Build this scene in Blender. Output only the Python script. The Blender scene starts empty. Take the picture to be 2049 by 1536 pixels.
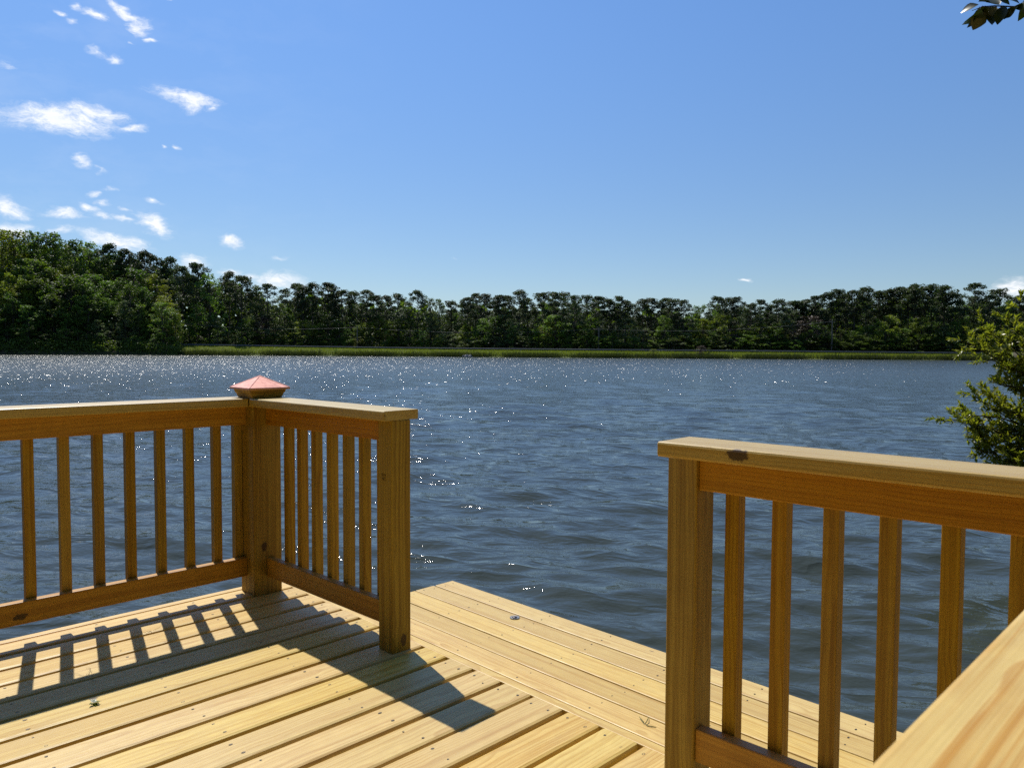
import bpy, math, random
import numpy as np
from mathutils import Vector, Matrix
rnd = random.Random(7)
rng = np.random.default_rng(11)
sc = bpy.context.scene
COL = sc.collection

# ------------------------------------------------------------------ camera, sky, sun, exposure
YAW, PITCH, ROLL, FPX, EYE = 45.231, 2.540, 0.252, 1512.95, 1.1646   # eye height above the deck
WATER = -0.75
a = math.radians(YAW)
FWD = Vector((math.cos(a), math.sin(a), 0)); RGT = Vector((math.sin(a), -math.cos(a), 0)); UPV = Vector((0, 0, 1))
p = math.radians(PITCH)
cF = FWD * math.cos(p) - UPV * math.sin(p)
cU = FWD * math.sin(p) + UPV * math.cos(p)
r_ = math.radians(ROLL)
cR2 = RGT * math.cos(r_) + cU * math.sin(r_)
cU2 = cU * math.cos(r_) - RGT * math.sin(r_)
cam = bpy.data.cameras.new('camera'); camo = bpy.data.objects.new('camera', cam); COL.objects.link(camo)
camo.matrix_world = Matrix(((cR2.x, cU2.x, -cF.x, 0), (cR2.y, cU2.y, -cF.y, 0), (cR2.z, cU2.z, -cF.z, EYE), (0, 0, 0, 1)))
cam.sensor_width = 36; cam.lens = FPX / 2049 * 36
cam.clip_start = 0.02; cam.clip_end = 4000
cam.dof.use_dof = True; cam.dof.focus_distance = 6.0; cam.dof.aperture_fstop = 13.0
sc.camera = camo
SUN_TO = Vector((0.1602, 0.6278, 0.935)).normalized()          # from the railing shadows on the deck
SUN_EL = math.asin(SUN_TO.z)
sun = bpy.data.lights.new('sun', 'SUN'); suno = bpy.data.objects.new('sun', sun); COL.objects.link(suno)
sun.energy = 5.0; sun.angle = math.radians(0.5); sun.color = (1.0, 0.95, 0.87)
suno.rotation_mode = 'QUATERNION'; suno.rotation_quaternion = SUN_TO.to_track_quat('Z', 'Y')
sc.view_settings.view_transform = 'Standard'; sc.view_settings.look = 'None'
sc.view_settings.exposure = 0.0; sc.view_settings.gamma = 1.0; sc.view_settings.use_curve_mapping = False
sc.render.engine = 'CYCLES'
sc.cycles.use_denoising = False
sc.cycles.max_bounces = 6; sc.cycles.diffuse_bounces = 3; sc.cycles.glossy_bounces = 3
sc.cycles.transmission_bounces = 3; sc.cycles.transparent_max_bounces = 6
sc.cycles.caustics_reflective = False; sc.cycles.caustics_refractive = False

def ray(px, py):
    """direction seen at a point of the 2049x1536 photograph"""
    d = cF * FPX + cR2 * (px - 1024.5) + cU2 * (768 - py)
    return d.normalized()
def azel(px, py):
    d = ray(px, py)
    return math.atan2(d.dot(RGT), d.dot(FWD)), math.asin(d.z)
def z_at(px, py, dist):
    d = ray(px, py); return EYE + dist * d.z / math.hypot(d.x, d.y)
def place(b, dist, z=0.0):
    """point at bearing b (radians, right of the view heading) and horizontal distance"""
    v = FWD * (math.cos(b) * dist) + RGT * (math.sin(b) * dist); return Vector((v.x, v.y, z))
def bear(px): return azel(px, 700)[0]

# ------------------------------------------------------------------ node helpers
class NT:
    def __init__(s, tree): s.t = tree; s.n = tree.nodes; s.l = tree.links
    def add(s, typ, **kw):
        n = s.n.new(typ)
        for k, v in kw.items():
            if hasattr(n, k): setattr(n, k, v)
        return n
    def put(s, sock, v):
        if v is None: return
        if isinstance(v, bpy.types.NodeSocket): s.l.new(v, sock)
        elif isinstance(v, (tuple, list)) and len(v) == 3 and sock.type == 'RGBA': sock.default_value = (*v, 1)
        else: sock.default_value = v
    def m(s, op, a, b=None, c=None, clamp=False):
        n = s.add('ShaderNodeMath', operation=op); n.use_clamp = clamp
        for i, v in enumerate((a, b, c)): s.put(n.inputs[i], v)
        return n.outputs[0]
    def v(s, op, a, b=None, out=0):
        n = s.add('ShaderNodeVectorMath', operation=op)
        s.put(n.inputs[0], a)
        if op == 'SCALE': s.put(n.inputs['Scale'], b)
        else: s.put(n.inputs[1], b)
        return n.outputs['Value'] if op in ('LENGTH', 'DOT_PRODUCT', 'DISTANCE') else n.outputs[0]
    def mix(s, f, a, b, blend='MIX'):
        n = s.add('ShaderNodeMix', data_type='RGBA', blend_type=blend)
        s.put(n.inputs[0], f); s.put(n.inputs[6], a); s.put(n.inputs[7], b); return n.outputs[2]
    def noise(s, vec, scale, detail=3, rough=.5, dist=0.0, color=False, dims='3D'):
        n = s.add('ShaderNodeTexNoise', noise_dimensions=dims); s.put(n.inputs['Vector'], vec)
        n.inputs['Scale'].default_value = scale; n.inputs['Detail'].default_value = detail
        n.inputs['Roughness'].default_value = rough; n.inputs['Distortion'].default_value = dist
        return n.outputs['Color' if color else 'Fac']
    def ramp(s, f, stops, interp='LINEAR'):
        n = s.add('ShaderNodeValToRGB'); n.color_ramp.interpolation = interp
        e = n.color_ramp.elements
        while len(e) > 1: e.remove(e[-1])
        for i, (pos, c) in enumerate(stops):
            el = e[0] if i == 0 else e.new(pos)
            el.position = pos; el.color = (*c, 1) if len(c) == 3 else c
        s.put(n.inputs[0], f); return n.outputs[0]
    def remap(s, f, a, b, c=0., d=1., smooth=False):
        n = s.add('ShaderNodeMapRange'); n.interpolation_type = 'SMOOTHSTEP' if smooth else 'LINEAR'
        s.put(n.inputs[0], f); s.put(n.inputs[1], a); s.put(n.inputs[2], b); s.put(n.inputs[3], c); s.put(n.inputs[4], d)
        return n.outputs[0]
    def comb(s, x, y, z):
        n = s.add('ShaderNodeCombineXYZ')
        for i, v in enumerate((x, y, z)): s.put(n.inputs[i], v)
        return n.outputs[0]
    def sep(s, v):
        n = s.add('ShaderNodeSeparateXYZ'); s.put(n.inputs[0], v); return n.outputs
def mat(name):
    m = bpy.data.materials.new(name); m.use_nodes = True; m.node_tree.nodes.clear()
    T = NT(m.node_tree); o = T.add('ShaderNodeOutputMaterial'); b = T.add('ShaderNodeBsdfPrincipled')
    T.l.new(b.outputs[0], o.inputs[0]); return m, T, b, o
def setp(T, b, **kw):
    for k, v in kw.items():
        T.put(b.inputs[k.replace('_', ' ')], v)

# ------------------------------------------------------------------ world: Nishita sky and the small clouds
w = bpy.data.worlds.new('World'); sc.world = w; w.use_nodes = True; w.node_tree.nodes.clear()
T = NT(w.node_tree)
wo = T.add('ShaderNodeOutputWorld'); bg = T.add('ShaderNodeBackground'); bg.inputs['Strength'].default_value = SKY = 0.115
sky = T.add('ShaderNodeTexSky', sky_type='NISHITA'); sky.sun_disc = False
sky.sun_elevation = SUN_EL; sky.sun_rotation = math.atan2(SUN_TO.x, SUN_TO.y)
sky.altitude = 0; sky.air_density = 1.0; sky.dust_density = 0.2; sky.ozone_density = 3.0
gen = T.add('ShaderNodeTexCoord').outputs['Generated']
fx = T.v('DOT_PRODUCT', gen, tuple(FWD)); rx = T.v('DOT_PRODUCT', gen, tuple(RGT)); gz = T.sep(gen)[2]
az = T.m('ARCTAN2', rx, fx); el = T.m('ARCSINE', gz)
ae = T.comb(az, el, 0.)
warp = T.v('SCALE', T.v('SUBTRACT', T.noise(T.v('MULTIPLY', ae, (1, 1.7, 1)), 14, 4, .62, color=True), (.5, .5, .5)), .055)
aew = T.v('ADD', ae, T.v('MULTIPLY', warp, (1, .55, 0)))
CL = [(120,240,105,32,.0,1),(190,226,62,18,-.05,1),(100,228,50,22,0,1),(379,201,72,17,-.12,1),(385,211,38,17,0,1),(258,256,36,8,.1,.8),
 (121,31,22,6,0,.75),(187,33,30,9,-.1,.85),(246,20,46,10,-.25,.9),(275,48,26,17,-.5,.95),(307,81,15,5,-.2,.8),(195,104,22,9,-.2,.55),
 (234,118,23,7,0,.65),(152,17,11,8,0,.6),(145,49,16,8,0,.5),(268,87,12,4,0,.4),(12,133,20,13,0,.4),(163,322,20,14,-.4,.75),(197,343,16,7,-.4,.5),
 (348,299,12,5,0,.8),(318,299,8,4,0,.5),(432,225,9,5,0,.6),(186,388,14,6,0,.7),(228,380,26,6,.15,.45),(207,404,26,7,-.2,.55),(12,414,40,22,-.2,.9),
 (123,424,46,13,0,.9),(180,414,26,10,-.3,.7),(205,431,24,8,-.2,.7),(246,436,26,9,-.1,.8),(254,418,16,5,-.1,.6),(305,449,38,25,-.5,.95),
 (314,406,18,7,-.1,.55),(230,482,74,18,-.15,.95),(30,458,50,16,0,.9),(129,460,28,9,0,.6),(464,480,34,16,-.2,.9),(381,522,32,18,0,.85),
 (453,538,28,11,0,.7),(555,562,62,22,0,.9),(500,552,40,12,0,.5),(560,515,22,7,0,.35),(1489,555,17,5,0,.75),(2040,578,42,24,0,.95),(914,517,9,4,0,.35),(340,0,17,6,0,.7),
 (2400,520,90,26,0,.8),(-330,330,90,24,0,.7)]
acc = None
for (px, py, hw, hh, rot, st) in CL:
    c0 = azel(px, py)
    mp = T.add('ShaderNodeMapping', vector_type='TEXTURE')
    mp.inputs['Location'].default_value = (c0[0], c0[1], 0); mp.inputs['Rotation'].default_value = (0, 0, rot)
    mp.inputs['Scale'].default_value = (hw * 1.02 / FPX, hh * 1.1 / FPX, 1)
    T.l.new(aew, mp.inputs['Vector'])
    dens = T.m('MULTIPLY', T.m('SUBTRACT', 1.0, T.v('LENGTH', mp.outputs[0]), clamp=True), st)
    acc = dens if acc is None else T.m('MAXIMUM', acc, dens)
cn = T.noise(T.v('MULTIPLY', aew, (1, 2.1, 1)), 60, 7, .74)
wisp = T.noise(T.v('MULTIPLY', aew, (1, 2.6, 1)), 9, 5, .6)
cden = T.m('MULTIPLY', T.remap(acc, 0.0, .5), T.remap(T.m('ADD', cn, T.m('MULTIPLY', acc, .45)), .50, 1.0))
cden = T.m('MULTIPLY', T.remap(cden, .0, .78, 0, 1), .93)
veil = T.m('MULTIPLY', T.m('MULTIPLY', T.remap(wisp, .46, .8, 0, .16), T.remap(az, -.75, -.15, 1, 0)), T.remap(el, .0, .1, 0, 1))
ctot = T.m('MAXIMUM', cden, veil)
ccol = T.mix(T.remap(cn, .35, .8), (8.2, 8.5, 9.0), (10.0, 10.1, 10.2))
skt = T.mix(T.remap(el, .0, .5, 0, 1, True), (.66, .72, .80), (.76, .985, 1.22))
skc = T.mix(1.0, sky.outputs[0], skt, 'MULTIPLY')
col = T.mix(ctot, skc, ccol)
T.l.new(col, bg.inputs['Color']); T.l.new(bg.outputs[0], wo.inputs[0])

# ------------------------------------------------------------------ object helpers
def tag(o, label=None, cat=None, group=None, kind=None):
    if label: o['label'] = label
    if cat: o['category'] = cat
    if group: o['group'] = group
    if kind: o['kind'] = kind
    return o
def empty(name, loc=(0, 0, 0), parent=None):
    o = bpy.data.objects.new(name, None); COL.objects.link(o); o.location = loc; o.empty_display_size = .1
    if parent: o.parent = parent
    return o
def mesh_np(name, V, F, M=None, smooth=False, fmat=None, mats=None):
    """V (n,3); F (m,4) or (m,3) int"""
    me = bpy.data.meshes.new(name)
    V = np.asarray(V, np.float32); F = np.asarray(F, np.int32)
    k = F.shape[1]
    me.vertices.add(len(V)); me.vertices.foreach_set('co', V.ravel())
    me.loops.add(F.size); me.loops.foreach_set('vertex_index', F.ravel())
    me.polygons.add(len(F)); me.polygons.foreach_set('loop_start', np.arange(0, F.size, k, dtype=np.int32))
    me.polygons.foreach_set('loop_total', np.full(len(F), k, np.int32))
    if smooth: me.polygons.foreach_set('use_smooth', np.ones(len(F), bool))
    for m in (mats or ([M] if M else [])): me.materials.append(m)
    if fmat is not None: me.polygons.foreach_set('material_index', np.asarray(fmat, np.int32))
    me.update(calc_edges=True); return me
def link(name, me, parent=None):
    o = bpy.data.objects.new(name, me); COL.objects.link(o)
    if parent: o.parent = parent
    return o
def obj_py(name, V, F, M, parent=None, smooth=False):
    me = bpy.data.meshes.new(name); me.from_pydata([tuple(v) for v in V], [], F); me.materials.append(M)
    if smooth:
        for f in me.polygons: f.use_smooth = True
    me.update(); return link(name, me, parent)

# ------------------------------------------------------------------ wood
def wood(name, early, late, grey=0.1, rough=.62, ringscale=1., contrast=.72, coat=0., streak=(.5, 42.), knots=0.):
    m, T, b, o = mat(name)
    tc = T.add('ShaderNodeTexCoord').outputs['Object']
    rn = T.add('ShaderNodeObjectInfo').outputs['Random']
    r1 = T.m('FRACT', T.m('MULTIPLY', rn, 17.31)); r2 = T.m('FRACT', T.m('MULTIPLY', rn, 91.7)); r3 = T.m('FRACT', T.m('MULTIPLY', rn, 53.9))
    X, Y, Z = T.sep(tc)
    sx = T.m('ADD', X, T.m('MULTIPLY', r1, 40.))
    low = T.comb(T.m('MULTIPLY', sx, .75), T.m('MULTIPLY', Y, 2.2), T.m('MULTIPLY', Z, 2.2))
    wob = T.noise(low, 1.0, 3, .45)
    wob2 = T.noise(T.comb(T.m('MULTIPLY', sx, 1.6), T.m('ADD', Y, r2), Z), 3.0, 2, .5)
    # knot of this piece: object custom property "knot" (x, y, z)
    at = T.add('ShaderNodeAttribute', attribute_type='OBJECT', attribute_name='knot')
    kn = T.v('SCALE', T.v('SUBTRACT', T.noise(tc, 90, 3, .6, color=True), (.5, .5, .5)), .020)
    dk = T.v('ADD', T.v('SUBTRACT', tc, at.outputs['Vector']), kn)
    kd = T.v('LENGTH', T.v('MULTIPLY', dk, (.55, 1, 1)))
    ks = T.add('ShaderNodeAttribute', attribute_type='OBJECT', attribute_name='knot_size').outputs['Fac']
    kg = T.m('POWER', 2.718, T.m('MULTIPLY', T.m('POWER', T.m('DIVIDE', kd, T.m('MULTIPLY', ks, .022)), 2.), -1.))
    # tree rings round a pith that lies off to one side of the board
    y0 = T.m('MULTIPLY', T.m('SUBTRACT', r2, .5), .22)
    z0 = T.m('SUBTRACT', -.035, T.m('MULTIPLY', r3, .07))
    yy = T.m('ADD', T.m('SUBTRACT', Y, y0), T.m('MULTIPLY', T.m('SUBTRACT', wob, .5), .12))
    zz = T.m('ADD', T.m('SUBTRACT', Z, z0), T.m('MULTIPLY', T.m('SUBTRACT', wob2, .5), .022))
    rad = T.m('SQRT', T.m('ADD', T.m('MULTIPLY', yy, yy), T.m('MULTIPLY', zz, zz)))
    rad = T.m('ADD', rad, T.m('MULTIPLY', kg, .02))
    ph = T.m('FRACT', T.m('MULTIPLY', rad, 175. * ringscale))
    ring = T.ramp(ph, [(0, (0, 0, 0)), (.55, (.25, .25, .25)), (.86, (1, 1, 1)), (.93, (.85, .85, .85)), (1, (0, 0, 0))])
    amp = T.noise(T.comb(T.m('MULTIPLY', sx, .5), rad, r1), 9., 2, .5)
    ring = T.m('MULTIPLY', ring, T.remap(amp, .3, .75, .25, 1.))
    fib = T.noise(T.comb(T.m('MULTIPLY', sx, 5.), T.m('MULTIPLY', Y, 300.), T.m('MULTIPLY', Z, 300.)), 1., 3, .6)
    c = T.mix(T.m('MULTIPLY', ring, contrast), early, late)
    c = T.mix(T.remap(fib, .35, .7, 0, .28), c, tuple(x * .78 for x in early))
    stk = T.noise(T.comb(T.m('MULTIPLY', sx, .9), T.m('MULTIPLY', T.m('ADD', Y, T.m('MULTIPLY', T.m('SUBTRACT', wob, .5), .05)), streak[1]), T.m('MULTIPLY', Z, streak[1])), 1., 3, .55)
    c = T.mix(T.remap(stk, .47, .64, 0, streak[0]), c, late)
    # board to board tone, broad stains
    hue = T.add('ShaderNodeHueSaturation'); T.put(hue.inputs['Color'], c)
    T.put(hue.inputs['Hue'], T.remap(r3, 0, 1, .496, .506)); T.put(hue.inputs['Saturation'], T.remap(r1, 0, 1, .93, 1.07)); T.put(hue.inputs['Value'], T.remap(r2, 0, 1, .88, 1.06))
    st = T.noise(T.comb(T.m('MULTIPLY', sx, 1.8), T.m('MULTIPLY', Y, 7.), Z), 2.3, 4, .6)
    c = T.mix(T.remap(st, .5, .78, 0, grey * 3.2), hue.outputs[0], (.42, .34, .17))
    mo = T.noise(T.comb(T.m('MULTIPLY', sx, 16.), T.m('MULTIPLY', Y, 34.), Z), 1., 5, .68)
    c = T.mix(T.remap(mo, .42, .68, .16, 0), c, tuple(x * .62 for x in late))
    # small pin knots and specks
    vo = T.add('ShaderNodeTexVoronoi'); T.put(vo.inputs['Vector'], T.comb(T.m('MULTIPLY', sx, 2.1), T.m('MULTIPLY', T.m('ADD', Y, r2), 6.), T.m('MULTIPLY', Z, 6.))); vo.inputs['Scale'].default_value = 1.0
    c = T.mix(T.remap(vo.outputs['Distance'], .018, .04, .75, 0), c, (.12, .055, .02))
    c = T.mix(T.remap(T.m('DIVIDE', kd, T.m('MAXIMUM', ks, .1)), .011, .0155, .95, 0, True), c, (.055, .022, .008))
    setp(T, b, Base_Color=c, Roughness=T.remap(fib, .3, .7, rough - .08, rough + .1))
    b.inputs['Specular IOR Level'].default_value = .5
    b.inputs['Coat Weight'].default_value = coat; b.inputs['Coat Roughness'].default_value = .42
    bp = T.add('ShaderNodeBump'); bp.inputs['Strength'].default_value = .45; bp.inputs['Distance'].default_value = .0012
    T.put(bp.inputs['Height'], T.m('ADD', T.m('MULTIPLY', ring, .5), fib)); T.l.new(bp.outputs[0], b.inputs['Normal'])
    return m
M_DECK = wood('deck_pine', (.70, .50, .155), (.46, .25, .040), .06, rough=.46, contrast=.9, coat=.0, ringscale=.7, streak=(.55, 60.))
M_CAP = wood('cap_pine', (.62, .455, .155), (.42, .25, .045), .03, rough=.46, coat=.4, ringscale=.6, contrast=.9, streak=(.6, 70.))
M_CAPN = wood('streaky_cap_pine', (.66, .47, .18), (.46, .21, .035), .03, rough=.5, ringscale=.62, contrast=1., coat=.1, streak=(.8, 130.))
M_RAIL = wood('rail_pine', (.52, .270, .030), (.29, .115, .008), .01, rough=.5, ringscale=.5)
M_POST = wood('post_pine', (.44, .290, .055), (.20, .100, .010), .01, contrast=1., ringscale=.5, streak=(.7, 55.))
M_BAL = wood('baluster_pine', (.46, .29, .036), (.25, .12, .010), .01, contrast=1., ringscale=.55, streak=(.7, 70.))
FARK = (99., 99., 99.)
_cache = {}
def lumber_mesh(L, W, H, M, rad=.004, sk0=0., sk1=0.):
    key = (round(L, 4), round(W, 4), round(H, 4), M.name, rad, sk0, sk1)
    if key in _cache: return _cache[key]
    prof = []
    for (cx, cy, a0) in ((W/2 - rad, H/2 - rad, 0), (-W/2 + rad, H/2 - rad, 90), (-W/2 + rad, -H/2 + rad, 180), (W/2 - rad, -H/2 + rad, 270)):
        for k in range(3):
            t = math.radians(a0 + 45 * k); prof.append((cx + rad * math.cos(t), cy + rad * math.sin(t)))
    n = len(prof); V = []; c = min(.0015, rad)
    for (s, sk, ins) in ((-1, sk0, 1), (-1, sk0, 0), (1, sk1, 0), (1, sk1, 1)):
        for (y, z) in prof:
            f = 1 - (ins * c * 2 / W)
            V.append((s * (L / 2 - (0 if ins else c)) + sk * y, y * f, z * f))
    F = [tuple(range(n - 1, -1, -1)) if False else tuple(reversed(range(0, n)))]
    for r in range(3):
        for i in range(n):
            j = (i + 1) % n; F.append((r * n + i, r * n + j, (r + 1) * n + j, (r + 1) * n + i))
    F.append(tuple(range(3 * n, 4 * n)))
    me = bpy.data.meshes.new('lumber'); me.from_pydata(V, [], F); me.materials.append(M)
    for i, f in enumerate(me.polygons): f.use_smooth = False
    me.update(); _cache[key] = me; return me
def lumber(name, p0, p1, W, H, M, parent, up=(0, 0, 1), rad=.004, sk0=0., sk1=0., knot=None, jit=0.0):
    p0 = Vector(p0); p1 = Vector(p1); x = (p1 - p0).normalized(); L = (p1 - p0).length
    z = Vector(up); z = (z - x * z.dot(x)).normalized(); y = z.cross(x)
    o = link(name, lumber_mesh(L, W, H, M, rad, sk0, sk1), parent)
    c = (p0 + p1) / 2 + z * (rnd.uniform(-jit, jit))
    R = Matrix((x, y, z)).transposed().to_4x4()
    if jit: R = R @ Matrix.Rotation(rnd.uniform(-1, 1) * .0012, 4, 'Z') @ Matrix.Rotation(rnd.uniform(-1, 1) * .004, 4, 'X')
    o.matrix_world = Matrix.Translation(c) @ R
    o['knot'] = list(knot[:3]) if knot else list(FARK); o['knot_size'] = float(knot[3]) if knot and len(knot) > 3 else 1.0
    return o

m, T, b, o = mat('screw_steel'); setp(T, b, Base_Color=(.06, .045, .03), Roughness=.5, Metallic=.4); M_SCREW = m

# ------------------------------------------------------------------ deck
PITCHB = .14806; GAP = .0135; VEND = 3.5419; UF = 1.8195; UO = 1.8582
deck = tag(empty('deck', (0, 2, 0)), 'new yellow pine deck floor with long boards under the railings', 'deck')
deck.matrix_world = Matrix.Translation((0, 2, 0))
def reparent(o, par):
    o.parent = par; o.matrix_parent_inverse = par.matrix_world.inverted(); return o
def LB(name, par, *a, **k):
    o = lumber(name, *a, **k); return reparent(o, par)
U0 = -3.2
vk = 2.32198
edges = []
k = 8
screws = []
joist_u = [1.775 - i * .4064 for i in range(12)]
while True:
    hi = vk + k * PITCHB - GAP / 2; lo = vk + (k - 1) * PITCHB + GAP / 2
    if hi < -2.2: break
    if hi > VEND - .036: hi = VEND - .040
    if hi - lo > .05:
        W = hi - lo; vc = (hi + lo) / 2
        if W > .1: W = PITCHB - GAP; 
        bk = (rnd.uniform(.0, 1.9), rnd.uniform(-.05, .05), .0175, rnd.uniform(.35, .75)) if rnd.random() < .75 else None
        tone = LB('board', deck, (U0, vc, -.0175), (UF, vc, -.0175), W, .035, M_DECK, None, rad=.0115, jit=.0007, knot=bk)
        for ju in joist_u:
            for s in (-.038, .036):
                screws.append((ju + rnd.uniform(-.012, .012), vc + s + rnd.uniform(-.006, .006), .0007))
    k -= 1
LB('rim_board', deck, (UF + .0195, -2.3, -.117), (UF + .0195, VEND, -.117), .0385, .233, M_DECK, None, rad=.003)
LB('rim_board', deck, (U0, VEND - .0195, -.117), (UF - .001, VEND - .0195, -.117), .0385, .233, M_DECK, None, rad=.003)
for ju in joist_u + [-3.15]:
    LB('joist', deck, (ju - .0, -2.3, -.155), (ju - .0, VEND - .045, -.155), .038, .235, M_DECK, None, rad=.002)
for (pu, pv) in ((1.7, 3.36), (-.6, 3.36), (-2.9, 3.36), (1.7, 1.1), (-.6, 1.1)):
    LB('piling', deck, (pu - .09, pv - .0, -2.2), (pu - .09, pv, -.275), .14, .14, M_POST, None, up=(0, 1, 0))
def disc_cloud(name, pts, parent, rad, M):
    V = []; F = []
    for (x, y, z) in pts:
        i = len(V); rr = rad * rnd.uniform(.8, 1.25); ex = rnd.uniform(1., 1.7)
        for q in range(7):
            t = q * math.tau / 7; V.append((x + rr * ex * math.cos(t), y + rr * math.sin(t), z))
        V.append((x, y, z - .0004))
        for q in range(7): F.append((i + q, i + (q + 1) % 7, i + 7))
    o = obj_py(name, V, F, M, None); reparent(o, parent); tag(o, kind='stuff'); return o
disc_cloud('screw_heads', [s for s in screws if s[0] > -1.6], deck, .0038, M_SCREW)

ZP = -.2591
plat = empty('platform', (2.4, 1, ZP)); plat.matrix_world = Matrix.Translation((2.4, 1, ZP))
tag(plat, 'lower pine landing platform a step down beyond the railing gap', 'platform')
pl = [1.868, 1.985, 2.1225, 2.2695, 2.4151, 2.5608, 2.7130, 2.8587, 3.002]
ps = []
for i in range(len(pl) - 1):
    lo, hi = pl[i] + .0035, pl[i + 1] - .0035
    if i == len(pl) - 2: hi = pl[i + 1]
    LB('board', plat, ((lo + hi) / 2, -2.1, ZP - .0175), ((lo + hi) / 2, 3.5419 - (.004 if i % 2 else 0), ZP - .0175), hi - lo, .035, M_DECK, None, rad=.005, jit=.0005)
    for jv in [3.50 - q * .4064 for q in range(13)]:
        for s in (.25, .75): ps.append((lo + (hi - lo) * s + rnd.uniform(-.006, .006), jv + rnd.uniform(-.012, .012), ZP + .0007))
disc_cloud('screw_heads', ps, plat, .0036, M_SCREW)
LB('rim_board', plat, (2.963, -2.1, ZP - .14), (2.963, 3.5, ZP - .14), .038, .2, M_DECK, None)
LB('rim_board', plat, (1.90, 3.5, ZP - .14), (2.94, 3.5, ZP - .14), .038, .2, M_DECK, None)
for jv in [3.0 - q * .8 for q in range(7)]:
    LB('joist', plat, (1.88, jv, ZP - .14), (2.94, jv, ZP - .14), .038, .2, M_DECK, None)
for (pu, pv) in ((2.8, 3.3), (2.8, 1.2), (2.8, -.9)):
    LB('piling', plat, (pu, pv, -2.3), (pu, pv, ZP - .25), .14, .14, M_POST, None, up=(0, 1, 0))

# ------------------------------------------------------------------ railings
TOP = .935; CT = .038
def UR(v): return 1.6938 + .03603 * (3.3 - v)
ra = empty('railing', (0, 3.44, 0)); ra.matrix_world = Matrix.Translation((0, 3.44, 0))
tag(ra, 'long left railing that ends at the wide corner post with the copper cap', 'railing')
YC = 3.439; AX, AP = 1.497, .1266
LB('bottom_rail', ra, (-2.9, YC, .1285), (1.619, YC, .1285), .038, .089, M_RAIL, None, knot=(1.33, -.019, -.012))
LB('top_rail', ra, (-2.9, YC - .002, TOP - CT - .0445), (1.619, YC - .002, TOP - CT - .0445), .038, .087, M_RAIL, None, knot=FARK)
for i in range(29):
    x = AX - AP * i
    LB('baluster', ra, (x, YC + .0385, .0855), (x, YC + .0385, TOP - CT - .012), .038, .038, M_BAL, None, up=(0, 1, 0), rad=.0025)
LB('baluster', ra, (1.598, YC + .0385, .0855), (1.598, YC + .0385, TOP - CT - .012), .038, .038, M_BAL, None, up=(0, 1, 0), rad=.0025)
ucor = (1.6195, 3.348)
pc = (ucor[0] + .07, ucor[1] + .07)
LB('corner_post', ra, (pc[0], pc[1], -.6), (pc[0], pc[1], TOP + .004), .14, .14, M_POST, None, up=(0, 1, 0), rad=.005, knot=(.06 - .0, -.02, -.07))
LB('end_post', ra, (-2.95, YC, -.6), (-2.95, YC, TOP - CT), .089, .089, M_POST, None, up=(0, 1, 0))
# cap boards, mitred over the corner post
capA0, capA1 = 3.3633, 3.5526
xin = UR(3.36) - .0858; xout = UR(3.55) + .0858
mc = (capA0 + capA1) / 2; kk = (xout - xin) / (capA1 - capA0)
LB('cap_board', ra, (-3.0, mc, TOP - CT / 2), ((xin + xout) / 2 - .001, mc, TOP - CT / 2), capA1 - capA0, CT, M_CAP, None, rad=.005, sk1=kk, knot=(2.33, -.09, .02))

rb = empty('railing', (1.7, 2.9, 0)); rb.matrix_world = Matrix.Translation((1.7, 2.9, 0))
tag(rb, 'short middle railing between the copper capped post and the opening', 'railing')
vB1 = 3.348; vB0 = 2.4299
def off(v, d, z): return (UR(v) + d, v, z)
LB('bottom_rail', rb, off(vB1, .009, .1285), off(vB0, .009, .1285), .038, .089, M_RAIL, None, knot=(.28, .019, .0))
LB('top_rail', rb, off(vB1, .009, TOP - CT - .0445), off(vB0, .009, TOP - CT - .0445), .038, .087, M_RAIL, None, knot=(.26, .019, -.025, .8))
for v in (3.238, 3.123, 3.004, 2.881, 2.759, 2.644, 2.520):
    LB('baluster', rb, off(v, .0475, .0855), off(v, .0475, TOP - CT - .012), .038, .038, M_BAL, None, up=(0, 1, 0), rad=.0025)
ep = (1.6822 + .0445, 2.3409 + .0445)
o = LB('end_post', rb, (ep[0], ep[1], .0), (ep[0], ep[1], TOP - CT - .0005), .089, .089, M_POST, None, up=(0, 1, 0), rad=.004, knot=(-.405, .01, -.044))
cb0 = 2.3415
dirB = Vector((UR(3.4) - UR(2.4), 1.0, 0)).normalized()
# the mitred end meets cap A
pB0 = Vector((UR(cb0), cb0, TOP - CT / 2)); pB1 = Vector(((xin + xout) / 2 + .001, mc, TOP - CT / 2))
LB('cap_board', rb, pB0, pB1, .1715, CT, M_CAP, None, rad=.005, sk1=-(capA1 - capA0) / .1715, sk0=-.03)
# grade stamp on the end post
m, T, b, o2 = mat('stamp_ink'); setp(T, b, Base_Color=(.10, .055, .015), Roughness=.9); M_INK = m
for (txt, zz) in (('RW', .679), ('NCI', .664)):
    cu = bpy.data.curves.new('grade_stamp', 'FONT'); cu.body = txt; cu.size = .018; cu.extrude = .0001; cu.materials.append(M_INK)
    to = bpy.data.objects.new('grade_stamp', cu); COL.objects.link(to)
    # stands on the -x face, reads from the deck
    to.matrix_world = Matrix.Translation((1.6822 - .0006, 2.3409 + .066, zz)) @ Matrix(((0, 0, -1, 0), (-1, 0, 0, 0), (0, 1, 0, 0), (0, 0, 0, 1)))
    me_ = bpy.data.meshes.new_from_object(to.evaluated_get(bpy.context.evaluated_depsgraph_get())); mw = to.matrix_world.copy()
    bpy.data.objects.remove(to); to = link('grade_stamp', me_); to.matrix_world = mw
    reparent(to, rb)

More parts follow.
